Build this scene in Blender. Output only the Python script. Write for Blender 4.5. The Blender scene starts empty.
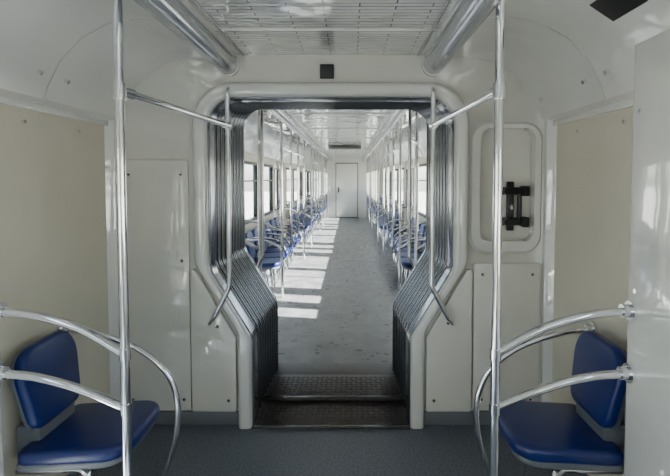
import bpy, bmesh, math
from mathutils import Vector, Matrix

# ------------------------------------------------------------------ materials
def mat(name, col, rough=0.5, metal=0.0, noise=0.0, nscale=8.0, bump=0.0, bscale=200.0, coat=0.0):
    m = bpy.data.materials.new(name); m.use_nodes = True
    nt = m.node_tree; b = nt.nodes["Principled BSDF"]
    b.inputs["Base Color"].default_value = (*col, 1)
    b.inputs["Roughness"].default_value = rough
    b.inputs["Metallic"].default_value = metal
    if coat: 
        b.inputs["Coat Weight"].default_value = coat
        b.inputs["Coat Roughness"].default_value = 0.03
        b.inputs["Coat IOR"].default_value = 1.9
    tc = nt.nodes.new("ShaderNodeTexCoord")
    if noise:
        n = nt.nodes.new("ShaderNodeTexNoise"); n.inputs["Scale"].default_value = nscale
        n.inputs["Detail"].default_value = 6
        nt.links.new(tc.outputs["Object"], n.inputs["Vector"])
        r = nt.nodes.new("ShaderNodeMapRange")
        r.inputs[1].default_value = 0.3; r.inputs[2].default_value = 0.7
        r.inputs[3].default_value = 1 - noise; r.inputs[4].default_value = 1 + noise
        nt.links.new(n.outputs["Fac"], r.inputs[0])
        mx = nt.nodes.new("ShaderNodeVectorMath"); mx.operation = 'SCALE'
        mx.inputs[0].default_value = col
        nt.links.new(r.outputs[0], mx.inputs["Scale"])
        nt.links.new(mx.outputs[0], b.inputs["Base Color"])
    if bump:
        n2 = nt.nodes.new("ShaderNodeTexNoise"); n2.inputs["Scale"].default_value = bscale
        n2.inputs["Detail"].default_value = 2
        nt.links.new(tc.outputs["Object"], n2.inputs["Vector"])
        bp = nt.nodes.new("ShaderNodeBump"); bp.inputs["Strength"].default_value = bump
        bp.inputs["Distance"].default_value = 0.01
        nt.links.new(n2.outputs["Fac"], bp.inputs["Height"])
        nt.links.new(bp.outputs[0], b.inputs["Normal"])
        if coat: nt.links.new(bp.outputs[0], b.inputs["Coat Normal"])
    return m

M_WHITE = mat("white_gloss_panel", (.72, .71, .675), .12, noise=.03, nscale=3, bump=.55, bscale=4, coat=1.0)
M_WALL  = mat("cream_wall_laminate", (.67, .62, .51), .35, noise=.03, nscale=4)
M_PANEL = mat("end_wall_laminate", (.71, .69, .63), .24, noise=.03, nscale=3, coat=.6)
M_CHROME= mat("brushed_steel_tube", (.80, .80, .82), .12, 1.0)
M_LAMP  = mat("tube_fixture_grey", (.46, .47, .50), .2, .7)
M_RIB   = mat("gangway_rib_metal", (.20, .205, .225), .16, .9)
M_RUB   = mat("dark_rubber", (.012, .012, .014), .55)
M_BLUE  = mat("blue_seat_vinyl", (.006, .018, .125), .28, noise=.10, nscale=60, bump=.1, bscale=300)
M_SHELL = mat("seat_shell_grey", (.14, .15, .17), .4)
M_FLOOR = mat("floor_speckled_lino", (.11, .125, .155), .34, noise=.45, nscale=90)
def floor2():
    m = mat("floor_worn_lino", (.165, .165, .165), .30, noise=.32, nscale=5, bump=.30, bscale=10)
    nt = m.node_tree; b = nt.nodes["Principled BSDF"]
    tc = nt.nodes.new("ShaderNodeTexCoord"); n = nt.nodes.new("ShaderNodeTexNoise"); n.inputs["Scale"].default_value = 9; n.inputs["Detail"].default_value = 8
    nt.links.new(tc.outputs["Object"], n.inputs["Vector"])
    r = nt.nodes.new("ShaderNodeMapRange"); r.inputs[1].default_value = .3; r.inputs[2].default_value = .7; r.inputs[3].default_value = .22; r.inputs[4].default_value = .5
    nt.links.new(n.outputs["Fac"], r.inputs[0]); nt.links.new(r.outputs[0], b.inputs["Roughness"])
    return m
M_FLOOR2= floor2()
M_PLATE = mat("tread_plate_brown", (.060, .048, .042), .42, .4, noise=.25, nscale=30)
M_BLACK = mat("black_plastic", (.012, .012, .014), .35)
M_SEAM  = mat("seam_shadow_gap", (.10, .095, .085), .7)
M_GROUND= mat("trackside_concrete", (.42, .41, .38), .9, noise=.1)
M_KICK  = mat("kick_strip_grey", (.14, .15, .165), .5)

def ceil_mat():
    m = bpy.data.materials.new("slotted_ceiling_white"); m.use_nodes = True
    nt = m.node_tree; b = nt.nodes["Principled BSDF"]
    tc = nt.nodes.new("ShaderNodeTexCoord")
    br = nt.nodes.new("ShaderNodeTexBrick")
    br.inputs["Color1"].default_value = (.76, .75, .72, 1); br.inputs["Color2"].default_value = (.73, .72, .69, 1)
    br.inputs["Mortar"].default_value = (.14, .14, .14, 1)
    br.inputs["Scale"].default_value = 1.0
    br.inputs["Brick Width"].default_value = .30; br.inputs["Row Height"].default_value = .036
    br.inputs["Mortar Size"].default_value = .0028
    nt.links.new(tc.outputs["Object"], br.inputs["Vector"])
    nt.links.new(br.outputs["Color"], b.inputs["Base Color"])
    n2 = nt.nodes.new("ShaderNodeTexNoise"); n2.inputs["Scale"].default_value = 6; n2.inputs["Detail"].default_value = 1
    nt.links.new(tc.outputs["Object"], n2.inputs["Vector"])
    b1 = nt.nodes.new("ShaderNodeBump"); b1.inputs["Strength"].default_value = .6; b1.inputs["Distance"].default_value = .015
    nt.links.new(n2.outputs["Fac"], b1.inputs["Height"])
    bp = nt.nodes.new("ShaderNodeBump"); bp.invert = True; bp.inputs["Strength"].default_value = .3
    bp.inputs["Distance"].default_value = .004
    nt.links.new(b1.outputs[0], bp.inputs["Normal"])
    nt.links.new(br.outputs["Fac"], bp.inputs["Height"]); nt.links.new(bp.outputs[0], b.inputs["Normal"])
    nt.links.new(bp.outputs[0], b.inputs["Coat Normal"])
    b.inputs["Roughness"].default_value = .12
    b.inputs["Coat Weight"].default_value = 1; b.inputs["Coat Roughness"].default_value = .03; b.inputs["Coat IOR"].default_value = 1.9
    return m
M_CEIL = ceil_mat()

def glass_mat():
    m = bpy.data.materials.new("window_glass"); m.use_nodes = True
    nt = m.node_tree; nt.nodes.clear()
    o = nt.nodes.new("ShaderNodeOutputMaterial"); mx = nt.nodes.new("ShaderNodeMixShader")
    t = nt.nodes.new("ShaderNodeBsdfTransparent"); g = nt.nodes.new("ShaderNodeBsdfGlossy")
    t.inputs[0].default_value = (.90, .94, .94, 1); g.inputs["Roughness"].default_value = .02
    mx.inputs[0].default_value = .07
    nt.links.new(t.outputs[0], mx.inputs[1]); nt.links.new(g.outputs[0], mx.inputs[2])
    nt.links.new(mx.outputs[0], o.inputs[0])
    return m
M_GLASS = glass_mat()

# ------------------------------------------------------------------ builder
class Part:
    def __init__(s): s.bm = bmesh.new(); s.mats = []
    def mi(s, m):
        if m not in s.mats: s.mats.append(m)
        return s.mats.index(m)
    def merge(s, b2, m, M=None):
        i = s.mi(m)
        for f in b2.faces: f.material_index = i
        if M is not None: bmesh.ops.transform(b2, matrix=M, verts=b2.verts)
        me = bpy.data.meshes.new("t"); b2.to_mesh(me); b2.free()
        s.bm.from_mesh(me); bpy.data.meshes.remove(me)
    def box(s, x0, x1, y0, y1, z0, z1, m, bev=0, M=None, seg=2):
        b = bmesh.new(); bmesh.ops.create_cube(b, size=1)
        bmesh.ops.scale(b, vec=(abs(x1-x0), abs(y1-y0), abs(z1-z0)), verts=b.verts)
        bmesh.ops.translate(b, vec=((x0+x1)/2, (y0+y1)/2, (z0+z1)/2), verts=b.verts)
        if bev: bmesh.ops.bevel(b, geom=b.edges[:], offset=bev, segments=seg, affect='EDGES', profile=.5)
        s.merge(b, m, M)
    def prism(s, pts, a, b_, m, plane='XZ', bev=0, M=None, seg=3):
        b = bmesh.new()
        def P(u, v, w):
            return {'XZ': (u, w, v), 'XY': (u, v, w), 'YZ': (w, u, v)}[plane]
        va = [b.verts.new(P(u, v, a)) for u, v in pts]; vb = [b.verts.new(P(u, v, b_)) for u, v in pts]
        n = len(pts); fa = b.faces.new(va); fb = b.faces.new(vb[::-1])
        for i in range(n): b.faces.new((va[i], vb[i], vb[(i+1) % n], va[(i+1) % n]))
        bmesh.ops.recalc_face_normals(b, faces=b.faces)
        if bev:
            ed = list(set(list(fa.edges)+list(fb.edges)))
            bmesh.ops.bevel(b, geom=ed, offset=bev, segments=seg, affect='EDGES', profile=.5, clamp_overlap=True)
        s.merge(b, m, M)
    def tube(s, pts, r, m, seg=14, M=None, closed_caps=True):
        pts = [Vector(p) for p in pts]; b = bmesh.new(); rings = []
        t0 = (pts[1]-pts[0]).normalized()
        up = Vector((0, 0, 1)) if abs(t0.z) < .9 else Vector((0, 1, 0))
        nrm = t0.cross(up).normalized()
        for i, p in enumerate(pts):
            if i == 0: t = t0
            elif i == len(pts)-1: t = (pts[i]-pts[i-1]).normalized()
            else: t = ((pts[i]-pts[i-1]).normalized()+(pts[i+1]-pts[i]).normalized()).normalized()
            nrm = (nrm - t*nrm.dot(t)).normalized(); bi = t.cross(nrm)
            rings.append([b.verts.new(p+(nrm*math.cos(2*math.pi*k/seg)+bi*math.sin(2*math.pi*k/seg))*r) for k in range(seg)])
        for i in range(len(rings)-1):
            for k in range(seg):
                b.faces.new((rings[i][k], rings[i][(k+1) % seg], rings[i+1][(k+1) % seg], rings[i+1][k]))
        b.faces.new(rings[0][::-1]); b.faces.new(rings[-1])
        bmesh.ops.recalc_face_normals(b, faces=b.faces)
        s.merge(b, m, M)
    def make(s, name, loc=(0, 0, 0), rotz=0, mesh_only=False):
        me = bpy.data.meshes.new(name); s.bm.to_mesh(me); s.bm.free()
        for m in s.mats: me.materials.append(m)
        for p in me.polygons: p.use_smooth = True
        me.set_sharp_from_angle(angle=math.radians(32))
        if mesh_only: return me
        return put(me, name, loc, rotz)
def put(me, name, loc=(0, 0, 0), rotz=0):
    o = bpy.data.objects.new(name, me); bpy.context.scene.collection.objects.link(o)
    o.location = loc; o.rotation_euler = (0, 0, rotz); return o

def fillet(pts, rads, closed=True, seg=8):
    P = [Vector(p) for p in pts]; n = len(P); out = []
    for i in range(n):
        r = rads[i] if isinstance(rads, (list, tuple)) else rads
        if r <= 0 or (not closed and i in (0, n-1)): out.append(P[i]); continue
        a = P[i-1]; c = P[(i+1) % n]; d1 = (a-P[i]); d2 = (c-P[i])
        l1, l2 = d1.length, d2.length; d1.normalize(); d2.normalize()
        ang = d1.angle(d2)
        if ang > math.pi-.01: out.append(P[i]); continue
        t = min(r/math.tan(ang/2), l1*.49, l2*.49)
        s0 = P[i]+d1*t; s1 = P[i]+d2*t; rr = t*math.tan(ang/2)
        cen = P[i]+(d1+d2).normalized()*(rr/math.sin(ang/2))
        v0 = s0-cen; v1 = s1-cen; th = v0.angle(v1)
        for k in range(seg+1):
            f = k/seg
            out.append(cen + (v0*math.sin((1-f)*th)+v1*math.sin(f*th))/math.sin(th))
    return [tuple(p) for p in out]
def rrect(x0, x1, z0, z1, r, seg=8):
    return fillet([(x0, z0), (x0, z1), (x1, z1), (x1, z0)], r, True, seg)

# ------------------------------------------------------------------ dimensions
HW = 1.28; YE = 2.65; YG = 3.42; YF = 16.8; YB = -5.0; ZC = 2.14
def ztop(y): return 1.925+.075*min(1, max(0, (y-YE-.07)/(YG-YE-.1)))
def opening(o=0.0, y=YE):
    """open U outline of the gangway mouth at depth y, left-bottom to right-bottom, grown outward by o"""
    k = o*.45; zt = ztop(y)
    pts = [(-.465-o, 0), (-.465-o, .53+k), (-.71-o, .93+k), (-.71-o, zt+o), (.71+o, zt+o), (.71+o, .93+k), (.465+o, .53+k), (.465+o, 0)]
    return fillet(pts, [0, .12, .14, .17+o*.8, .17+o*.8, .14, .12, 0], closed=False, seg=12)
def loft(p, prof, m):
    b = bmesh.new(); R_ = [[b.verts.new((x, y, z)) for x, z in opening(o, y)] for o, y in prof]
    n = len(R_[0]); k = len(R_)
    for j in range(k):
        a, c = R_[j], R_[(j+1) % k]
        for i in range(n-1): b.faces.new((a[i], a[i+1], c[i+1], c[i]))
    b.faces.new([r[0] for r in R_]); b.faces.new([r[-1] for r in R_][::-1])
    bmesh.ops.recalc_face_normals(b, faces=b.faces); p.merge(b, m)
def rprof(o0, o1, y0, y1, r, seg=6):
    return fillet([(o0, y1), (o0, y0), (o1, y0), (o1, y1)], [0, r, r, 0], True, seg)

# ------------------------------------------------------------------ floors, ceiling, walls
p = Part(); p.box(-1.34, 1.34, YB, YE+.02, -.08, 0, M_FLOOR); p.box(-1.34, 1.34, YE+.02, YG, -.08, -.012, M_PLATE)
p.box(-1.34, 1.34, YG, YF+.1, -.08, 0, M_FLOOR2); p.make("floor")

p = Part()
cove = [(.52, 2.165), (.66, 2.15), (.80, 2.15), (.93, 2.125), (1.05, 2.06), (1.14, 1.965), (1.195, 1.86), (1.215, 1.80), (1.29, 1.775)]
cov2 = [(1.30, 2.2), (.52, 2.2)]
def cove_panel(y0, y1, m=M_WHITE):
    for s in (1, -1):
        p.prism([(s*x, z) for x, z in cove+cov2], y0, y1, m, 'XZ')
ys = [YB, -3.2, -1.4, .3, 1.28, 1.99, YE]
for a, b_ in zip(ys, ys[1:]): cove_panel(a+.004, b_-.004)
ys = [YG+.05]+[YG+.05+i*1.32 for i in range(1, 11)]
for a, b_ in zip(ys, ys[1:]+[YF]):
    if b_-a > .1: cove_panel(a+.003, b_-.003)
p.box(-.53, .53, YB, YE, 2.165, 2.2, M_CEIL); p.box(-.53, .53, YG+.05, YF, 2.165, 2.2, M_CEIL)
for y in [-2.4, -.8, .8, 2.2]+[5+1.5*i for i in range(8)]:
    p.box(-.53, .53, y-.012, y+.012, 2.158, 2.166, M_WHITE, .002)
for s in (-1, 1):
    for y in (1.36, 1.90, 2.08, 2.55):
        p.tube([(s*1.175, y, 1.90), (s*1.160, y, 1.892)], .010, M_CHROME, 12)
    p.box(s*.5-.006, s*.5+.006, YB, YE-.01, 2.155, 2.17, M_CHROME, .002)
p.box(-1.36, 1.36, YB, YF+.1, 2.2, 2.28, M_WHITE)
p.make("ceiling")

for (a, b_) in ((YB+.05, YE-.03), (YG+.1, YF-.1)):
    for s in (-1, 1):
        p = Part(); x = s*.585
        p.tube([(x, a, 2.105), (x, b_, 2.105)], .058, M_LAMP, 24)
        p.tube([(x, b_, 2.105), (x, b_+.02, 2.105)], .066, M_WHITE, 24)
        n = int((b_-a)/1.4)
        for i in range(n+1):
            y = a+.4+i*1.4
            if y < b_-.1 and abs(y-2.0) > .5: p.tube([(x, y, 2.105), (x, y+.02, 2.105)], .062, M_CHROME, 24)
        p.box(x-.05, x+.05, a, b_, 2.13, 2.17, M_WHITE)
        p.make("ceiling_tube_lamp")

def side_wall(name, s, segs, y0, y1):
    p = Part(); xi, xo = s*HW, s*(HW+.06); cur = y0
    for (ya, yb, za, zb) in segs:
        p.box(xi, xo, cur, ya, 0, 2.2, M_WALL)
        if za > 0: p.box(xi, xo, ya, yb, 0, za, M_WALL)
        p.box(xi, xo, ya, yb, zb, 2.2, M_WALL); cur = yb
    p.box(xi, xo, cur, y1, 0, 2.2, M_WALL)
    return p
wn = [0]; dn = [0]
def window(s, ya, yb, za, zb):
    wn[0] += 1; p = Part(); x0 = s*(HW-.012); x1 = s*(HW+.05); t = .035
    p.box(x0, x1, ya-.01, ya+t, za-.01, zb+.01, M_BLACK, .006); p.box(x0, x1, yb-t, yb+.01, za-.01, zb+.01, M_BLACK, .006)
    p.box(x0, x1, ya, yb, za-.01, za+t, M_BLACK, .006); p.box(x0, x1, ya, yb, zb-t, zb+.01, M_BLACK, .006)
    p.box(x0, x1, ya, yb, zb-.27, zb-.25, M_BLACK, .004)
    p.box(s*(HW+.025), s*(HW+.031), ya+t, yb-t, za+t, zb-t, M_GLASS)
    p.make("window_%d" % wn[0])
def door(s, ya, yb):
    dn[0] += 1; p = Part(); ym = (ya+yb)/2; xi = s*(HW+.012); xo = s*(HW+.05)
    for a, b_ in ((ya, ym-.006), (ym+.006, yb)):
        wa, wb, za, zb = a+.10, b_-.10, .85, 1.65
        p.box(xi, xo, a, b_, .01, za, M_WHITE, .004); p.box(xi, xo, a, b_, zb, 1.9, M_WHITE, .004)
        p.box(xi, xo, a, wa, za, zb, M_WHITE); p.box(xi, xo, wb, b_, za, zb, M_WHITE)
        xr = s*(HW+.004)
        p.box(xr, xo, wa, wa+.025, za, zb, M_BLACK); p.box(xr, xo, wb-.025, wb, za, zb, M_BLACK)
        p.box(xr, xo, wa, wb, za, za+.025, M_BLACK); p.box(xr, xo, wa, wb, zb-.025, zb, M_BLACK)
        p.box(s*(HW+.028), s*(HW+.033), wa, wb, za, zb, M_GLASS)
    p.box(xi, xo, ym-.006, ym+.006, .01, 1.9, M_RUB)
    p.make("door_%d" % dn[0])

WZ = (.85, 1.68)
groups = [(5.55, 8.2), (9.85, 12.5), (14.15, 16.4)]
doors_far = [(4.25, 5.4), (8.4, 9.65), (12.7, 13.95)]
PX = {-1: 1.205, 1: 1.15}
for s, nm in ((-1, "left"), (1, "right")):
    op = []
    for d in doors_far: op.append((*d, 0.0, 1.9))
    for a, b_ in groups:
        m_ = (a+b_)/2; op += [(a+.05, m_-.06, *WZ), (m_+.06, b_-.05, *WZ)]
    op.sort()
    p = side_wall("w", s, op, YG+.05, YF); p.make("wall_%s_next_car" % nm)
    for o in op:
        if o[2] == 0: door(s, o[0], o[1])
        else: window(s, *o)
    op = [(-4.6, -3.4, .85, 1.68), (-3.2, -1.95, 0.0, 1.9), (-1.75, -.45, .85, 1.68), (-.30, 1.15, 0.0, 1.9)]
    p = side_wall("w", s, op, YB, YE)
    q = PX[s]
    p.prism(fillet([(s*q, 1.22), (s*q, 1.70), (s*1.29, 1.70), (s*1.29, 1.22)], [.02, .02, 0, 0], True, 4), 0, 2.05, M_WHITE, 'XY')
    p.make("wall_%s" % nm)
    for o in op:
        if o[2] == 0: door(s, o[0], o[1])
        else: window(s, *o)

p = Part(); p.box(-1.34, 1.34, YB-.06, YB, 0, 2.2, M_WALL); p.make("wall_back")

# ------------------------------------------------------------------ end wall with gangway mouth + niche
def end_wall(name, y0, y1, niche, yo):
    p = Part()
    pts = [(-1.335, 0), (-1.335, 2.2), (1.335, 2.2), (1.335, 0)] + opening(0, yo)[::-1]
    p.prism(pts, y0, y1, M_PANEL)
    o = p.make(name)
    if niche:
        c = Part(); c.prism(rrect(.85, 1.19, 1.08, 1.76, .07), y0-.05, y0+.055, M_WHITE); co = c.make("cut")
        md = o.modifiers.new("b", 'BOOLEAN'); md.object = co; md.operation = 'DIFFERENCE'; md.solver = 'EXACT'
        dg = bpy.context.evaluated_depsgraph_get()
        me = bpy.data.meshes.new_from_object(o.evaluated_get(dg)); o.modifiers.clear(); o.data = me
        bpy.data.objects.remove(co)
    return o
end_wall("wall_end", YE, YE+.07, True, YE)
end_wall("wall_end_next_car", YG-.02, YG+.05, False, YG)

p = Part(); loft(p, rprof(-.002, .080, YE-.055, YE+.001, .04), M_WHITE); loft(p, rprof(-.014, .008, YE-.02, YE+.07, .008, 3), M_RIB)
p.make("gangway_frame")
p = Part(); loft(p, rprof(-.002, .075, YG+.10, YG+.05, .03), M_WHITE); loft(p, rprof(-.014, .008, YG-.03, YG+.07, .008, 3), M_RIB)
p.make("gangway_frame")

p = Part(); loft(p, [(.040, YE+.07), (.07, YE+.07), (.07, YG-.02), (.040, YG-.02)], M_RUB)
N = 9
for i in range(N):
    y = YE+.10+i*(YG-YE-.15)/(N-1)
    p.tube([(x, y, z) for x, z in opening(.004-.003*i, y)], .0165, M_RIB, 16)
    if i < N-1: p.tube([(x, y+.039, z) for x, z in opening(.030-.003*i, y)], .016, M_RUB, 8)
p.make("gangway_bellows")

# gangway floor plates
p = Part()
p.box(-.462, .462, YE-.06, YE+.27, -.005, .012, M_PLATE, .004)
p.box(-.455, .455, YE+.25, YG-.16, .012, .034, M_PLATE, .006)
p.box(-.462, .462, YG-.19, YG+.08, .0, .016, M_PLATE, .004)
for y in (YE-.055, YE+.255, YG-.155): p.box(-.45, .45, y, y+.012, .012, .042 if y > YE and y < YG-.2 else .018, M_RIB, .003)
for (ya, yb, z) in ((YE-.03, YE+.24, .012), (YE+.29, YG-.19, .034)):
    nx = 26; ny = int((yb-ya)/.036)
    for j in range(ny):
        for i in range(nx):
            x = -.43+i*.0344; y = ya+j*.036
            a = math.radians(40 if (i+j) % 2 else -40)
            p.box(-.013, .013, -.003, .003, 0, .003, M_PLATE, 0, Matrix.Translation((x, y+.01, z)) @ Matrix.Rotation(a, 4, 'Z'))
p.make("gangway_tread_plate")

# ------------------------------------------------------------------ cabinet panels on the end wall
def scr(p, x, z, y):
    p.tube([(x, y, z), (x, y-.006, z)], .010, M_CHROME, 12); p.tube([(x, y-.006, z), (x, y-.008, z)], .006, M_BLACK, 8)
yf = YE
def panel(p, pts, th=.018, r=.012):
    p.prism(fillet(pts, r, True, 4), yf-th, yf, M_PANEL, 'XZ', .005)
p = Part()
panel(p, [(-1.20, .09), (-1.20, 1.565), (-.825, 1.565), (-.825, .09)], .02)
for z in (1.48, .98, .16): scr(p, -.865, z, yf-.02)
for z in (1.48, .16): scr(p, -1.165, z, yf-.02)
p.make("cabinet_door")
p = Part()
panel(p, [(-.815, .09), (-.815, .93), (-.79, .93), (-.556, .53), (-.556, .09)], .035)
scr(p, -.66, .60, yf-.035); scr(p, -.60, .16, yf-.035)
p.make("cabinet_corner_panel")
p = Part()
panel(p, [(1.22, .09), (1.22, .965), (.83, .965), (.83, .09)], .02)
for x, z in ((1.17, .90), (.88, .90), (1.17, .16), (.88, .16)): scr(p, x, z, yf-.02)
p.make("cabinet_door")
p = Part()
panel(p, [(.82, .09), (.82, .93), (.79, .93), (.556, .53), (.556, .09)], .035)
scr(p, .68, .62, yf-.035); scr(p, .60, .16, yf-.035)
p.make("cabinet_corner_panel")
p = Part()
for s in (-1, 1): p.box(s*.545, s*1.27, yf-.012, yf, 0, .082, M_KICK, .003)
p.make("baseboard_end")
p = Part()
for s in (-1, 1):
    p.prism(fillet([(s*1.235, YE), (s*1.235, YE-.03), (s*1.285, YE-.06), (s*1.285, YE)], [0, .01, 0, 0], True, 3), 0, 1.80, M_WHITE, 'XY')
p.make("trim_1")
p = Part()
for s in (-1, 1):
    p.box(s*1.262, s*1.281, 1.73, YE-.04, 1.755, 1.785, M_WHITE, .004)
    for y in (1.95, 2.35):
        p.tube([(s*1.281, y, 1.70), (s*1.270, y, 1.70)], .009, M_CHROME, 10)
    for z in (.35, 1.05, 1.7):
        p.tube([(s*(PX[s]+.001), 1.64, z), (s*(PX[s]-.007), 1.64, z)], .009, M_CHROME, 10)
p.make("trim_2")
p = Part(); p.box(-.062, .018, YE-.022, YE, 2.03, 2.11, M_BLACK, .005)
for i in range(4):
    for j in range(4): p.tube([(-.046+i*.016, YE-.022, 2.046+j*.016), (-.046+i*.016, YE-.025, 2.046+j*.016)], .003, M_KICK, 6)
p.make("loudspeaker_grille")
p = Part()
rim_o = rrect(.80, 1.225, 1.02, 1.785, .10); rim_m = rrect(.815, 1.21, 1.035, 1.77, .095); rim_i = rrect(.862, 1.178, 1.092, 1.748, .06)
b = bmesh.new(); n = len(rim_o)
L = [[b.verts.new((x, y, z)) for x, z in R] for R, y in ((rim_o, YE+.001), (rim_m, YE-.02), (rim_i, YE-.016), (rim_i, YE+.045))]
for a, c in zip(L, L[1:]):
    for i in range(n): b.faces.new((a[i], a[(i+1) % n], c[(i+1) % n], c[i]))
bmesh.ops.recalc_face_normals(b, faces=b.faces)
p.merge(b, M_WHITE); p.make("equipment_niche_frame")
p = Part(); yb_ = YE+.055
p.box(1.035, 1.075, yb_-.03, yb_, 1.15, 1.44, M_BLACK, .006)
for z in (1.385, 1.205):
    p.box(1.00, 1.15, yb_-.055, yb_-.005, z-.022, z+.022, M_BLACK, .009)
    p.tube([(1.02, yb_-.05, z), (1.02, yb_-.085, z)], .02, M_BLACK, 16)
    p.box(1.105, 1.145, yb_-.09, yb_-.02, z-.03, z+.03, M_BLACK, .009)
p.tube([(1.10, yb_-.045, 1.22), (1.10, yb_-.045, 1.37)], .014, M_BLACK, 14)
p.tube([(1.055, yb_-.03, 1.29), (1.055, yb_-.05, 1.29)], .014, M_LAMP, 14)
p.make("extinguisher_bracket")
p = Part(); p.box(-.07, .07, -.11, .11, -.012, .02, M_BLACK, .006)
p.box(-.06, .06, -.10, .10, -.016, -.010, M_RUB, .002)
o = p.make("ceiling_vent_box", (1.045, 1.60, 2.072)); o.rotation_euler = (0, math.radians(33), 0)

# ------------------------------------------------------------------ rails
R = .0165
def flange(p, pt, d):
    pt = Vector(pt); d = Vector(d)
    p.tube([pt, pt+d*.012], .036, M_CHROME, 20); p.tube([pt+d*.012, pt+d*.04], .024, M_CHROME, 16)
def sleeve(p, a, b_, r=.024): p.tube([a, b_], r, M_CHROME, 16)
def sp(pts, n=8):
    P = [Vector(q) for q in pts]; P = [P[0]*2-P[1]]+P+[P[-1]*2-P[-2]]; out = []
    for i in range(1, len(P)-2):
        for k in range(n):
            t = k/n; a, b_, c, d = P[i-1:i+3]
            out.append(.5*((2*b_)+(c-a)*t+(2*a-5*b_+4*c-d)*t*t+(-a+3*b_-3*c+d)*t**3))
    out.append(P[-2]); return out
YP = 1.66
for s, xp in ((-1, -.722), (1, .648)):
    p = Part(); a = abs(xp); pw = PX[s]
    p.tube([(xp, YP, 0), (xp, YP, 2.15)], R, M_CHROME, 18)
    flange(p, (xp, YP, 0), (0, 0, 1)); flange(p, (xp, YP, 2.15), (0, 0, -1))
    sleeve(p, (xp, YP, 1.745), (xp, YP, 1.80)); sleeve(p, (xp, YP, .79), (xp, YP, .83), .021); sleeve(p, (xp, YP, .585), (xp, YP, .625), .021)
    p.tube([(xp, YP, 1.775), (s*.575, YE-.07, 1.755)], R*.95, M_CHROME, 14)
    dv = (Vector((s*.575, YE-.07, 1.755))-Vector((xp, YP, 1.775))).normalized(); q = Vector((xp, YP, 1.775))
    sleeve(p, q+dv*.015, q+dv*.07, .022)
    e = Vector((s*.575, YE-.07, 1.755)); sleeve(p, e-dv*.05, e, .021); sleeve(p, (s*.575, YE-.07, 1.73), (s*.575, YE-.07, 1.78), .021)
    for z0, z1, z2, z3 in ((.81, .905, .955, .972), (.605, .675, .722, .738)):
        p.tube(sp([(xp, YP, z0), (s*(a+(pw-a)*.34), YP, z1), (s*(a+(pw-a)*.68), YP, z2), (s*pw, YP, z3)]), R*.95, M_CHROME, 14)
        flange(p, (s*pw, YP, z3), (-s, 0, 0))
    p.make("grab_pole")
    p = Part(); yy = 2.16
    p.tube(sp([(s*1.28, yy, .735), (s*1.12, yy, .715), (s*.92, yy, .645), (s*.78, yy, .53), (s*.725, yy, .38), (s*.735, yy, .20), (s*.80, yy, 0)]), R*.9, M_CHROME, 14)
    flange(p, (s*1.28, yy, .735), (-s, 0, 0)); p.make("armrest_rail")
    for y, dy in ((YE-.045, -1), (YG+.10, 1)):
        p = Part(); yb = y+dy*.035; x = s*.575; dz = 0 if dy < 0 else .06
        p.tube(fillet([(x, y, 1.965+dz), (x, yb, 1.94+dz), (x, yb, .84), (s*.67, yb, .66), (s*.70, y, .62)], [0, .02, .12, .03, 0], closed=False, seg=6), R*.85, M_CHROME, 14)
        p.make("gangway_grab_bar")

# ------------------------------------------------------------------ seats
def seat_mesh():
    p = Part()
    pts = fillet([(.07, -.205), (.07, .205), (.50, .205), (.50, -.205)], [.04, .04, .10, .10], True, 8)
    p.prism(pts, .335, .395, M_BLUE, 'XY', .022, Matrix.Rotation(math.radians(-3), 4, 'Y'), 4)
    p.prism(fillet([(.06, -.195), (.06, .195), (.48, .195), (.48, -.195)], [.03, .03, .09, .09], True, 6), .31, .345, M_SHELL, 'XY', .01, Matrix.Rotation(math.radians(-3), 4, 'Y'), 2)
    bp = fillet([(-.15, 0), (-.185, .25), (-.13, .335), (.13, .335), (.185, .25), (.15, 0)], [.06, .16, .10, .10, .16, .06], True, 8)
    M = Matrix.Translation((.075, 0, .445)) @ Matrix.Rotation(math.radians(-9), 4, 'Y')
    p.prism(bp, -.005, .045, M_BLUE, 'YZ', .02, M, 4)
    bp2 = fillet([(-.13, -.02), (-.175, .25), (-.12, .325), (.12, .325), (.175, .25), (.13, -.02)], [.06, .16, .10, .10, .16, .06], True, 8)
    p.prism(bp2, -.025, .0, M_SHELL, 'YZ', .01, M, 3)
    p.box(.0, .10, -.12, .12, .30, .46, M_SHELL, .01); p.box(-.038, .04, -.03, .03, .34, .40, M_SHELL, .005)
    p.tube(fillet([(.02, -.14, .29), (.30, -.14, .30), (.34, -.14, .0)], [0, .05, 0], False, 5), .015, M_CHROME, 10)
    p.tube(fillet([(.02, .14, .29), (.30, .14, .30), (.34, .14, .0)], [0, .05, 0], False, 5), .015, M_CHROME, 10)
    return p.make("train_seat", mesh_only=True)
SM = seat_mesh()
put(SM, "train_seat", (-1.240, 1.915, 0.0), 0); put(SM, "train_seat", (1.235, 1.915, 0.0), math.pi)
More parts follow.
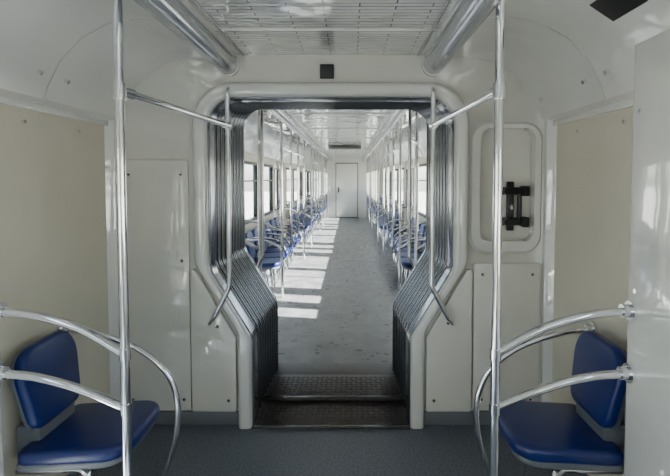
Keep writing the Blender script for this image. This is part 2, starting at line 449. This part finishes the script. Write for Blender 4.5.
for s in (-1, 1):
    for a, b_ in groups:
        n = int((b_-a)/.44)
        for i in range(n):
            put(SM, "train_seat", (s*1.235, a+.22+i*.44, 0), 0 if s < 0 else math.pi)
        p = Part(); p.box(s*1.02, s*1.279, a, a+n*.44, 0, .26, M_SHELL, .008); p.make("underseat_heater_box")
        p = Part(); e = a+n*.44+.015
        for y in (a-.015, e):
            for z0, z3 in ((.80, .95), (.60, .72)):
                p.tube(sp([(s*.72, y, z0), (s*.90, y, z0+.09), (s*1.08, y, z3-.015), (s*1.262, y, z3)], 5), R, M_CHROME, 10)
            p.tube([(s*.72, y, 0), (s*.72, y, 2.15)], R, M_CHROME, 10)
        for k in range(1, n):
            y = a+k*.44
            p.tube(sp([(s*1.2, y, .66), (s*1.05, y, .67), (s*.86, y, .64), (s*.76, y, .54), (s*.74, y, .42), (s*.80, y, .33)], 4), R*.85, M_CHROME, 8)
            if k % 2 == 0: p.tube([(s*.72, y, .50), (s*.72, y, 2.15)], R, M_CHROME, 10); p.tube([(s*.72, y, .50), (s*.78, y, .34)], R, M_CHROME, 10)
        p.tube([(s*.72, a-.015, 1.84), (s*.72, e, 1.84)], R, M_CHROME, 10)
        p.make("bench_handrail")
    p = Part(); p.tube([(s*.72, 4.18, 0), (s*.72, 4.18, 2.15)], R, M_CHROME, 12)
    p.tube([(s*.72, 4.18, 1.78), (s*.575, YG+.13, 1.76)], R, M_CHROME, 12)
    for z0, z3 in ((.80, .95), (.60, .72)):
        p.tube(sp([(s*.72, 4.18, z0), (s*.90, 4.18, z0+.09), (s*1.08, 4.18, z3-.015), (s*1.279, 4.18, z3)], 5), R, M_CHROME, 10)
    p.make("grab_pole")
    put(SM, "train_seat", (s*1.235, 3.90, 0), 0 if s < 0 else math.pi)

# ------------------------------------------------------------------ far wall with door
p = Part(); p.box(-1.34, 1.34, YF, YF+.06, 0, 2.2, M_PANEL); p.make("wall_far")
p = Part()
p.box(-.42, .40, YF-.02, YF, 0, 2.02, M_SEAM, .004)
p.box(-.395, .375, YF-.05, YF-.015, .02, 1.99, M_WHITE, .008)
p.box(-.34, -.29, YF-.10, YF-.05, .93, 1.12, M_BLACK, .008); p.tube([(-.315, YF-.10, 1.02), (-.20, YF-.10, 1.02)], .014, M_CHROME, 10)
p.make("door_far")
p = Part(); p.box(.55, 1.10, YF-.03, YF, .9, 1.7, M_WHITE, .01); p.box(-1.15, -.60, YF-.03, YF, .1, 1.8, M_WHITE, .01); p.make("cabinet_door")
p = Part(); p.box(-.35, .35, 9.8, 10.1, 2.09, 2.17, M_SHELL, .01); p.box(-.28, .28, 9.79, 9.81, 2.10, 2.155, M_SEAM, .003); p.make("ceiling_indicator_box")

# ------------------------------------------------------------------ outside
p = Part(); p.box(-80, 80, -60, 90, -1.3, -1.2, M_GROUND); p.make("ground")

# ------------------------------------------------------------------ light
w = bpy.data.worlds.new("world"); bpy.context.scene.world = w; w.use_nodes = True
nt = w.node_tree; bg = nt.nodes["Background"]
sky = nt.nodes.new("ShaderNodeTexSky"); sky.sky_type = 'NISHITA'; sky.sun_disc = False
sky.sun_elevation = math.radians(40); sky.sun_rotation = math.radians(80)
hs = nt.nodes.new("ShaderNodeHueSaturation"); hs.inputs["Saturation"].default_value = .5
nt.links.new(sky.outputs[0], hs.inputs["Color"]); nt.links.new(hs.outputs[0], bg.inputs[0]); bg.inputs[1].default_value = 1.2
L_ = bpy.data.lights.new("sun", 'SUN'); L_.energy = 95; L_.angle = math.radians(.5); L_.color = (1, .96, .90)
lo = bpy.data.objects.new("sun", L_); bpy.context.scene.collection.objects.link(lo)
lo.rotation_euler = Vector((-1.75, .35, -1)).to_track_quat('-Z', 'Y').to_euler(); lo.location = (10, 5, 10)

# ------------------------------------------------------------------ camera
c = bpy.data.cameras.new("cam"); co = bpy.data.objects.new("cam", c); bpy.context.scene.collection.objects.link(co)
co.location = (.11, 0, 1.46); c.sensor_width = 36; c.lens = 24.5; c.clip_start = .05; c.clip_end = 300
co.rotation_euler = (math.radians(90-2.5), 0, 0)
c.shift_x = -15/670; c.shift_y = -40/670
bpy.context.scene.camera = co
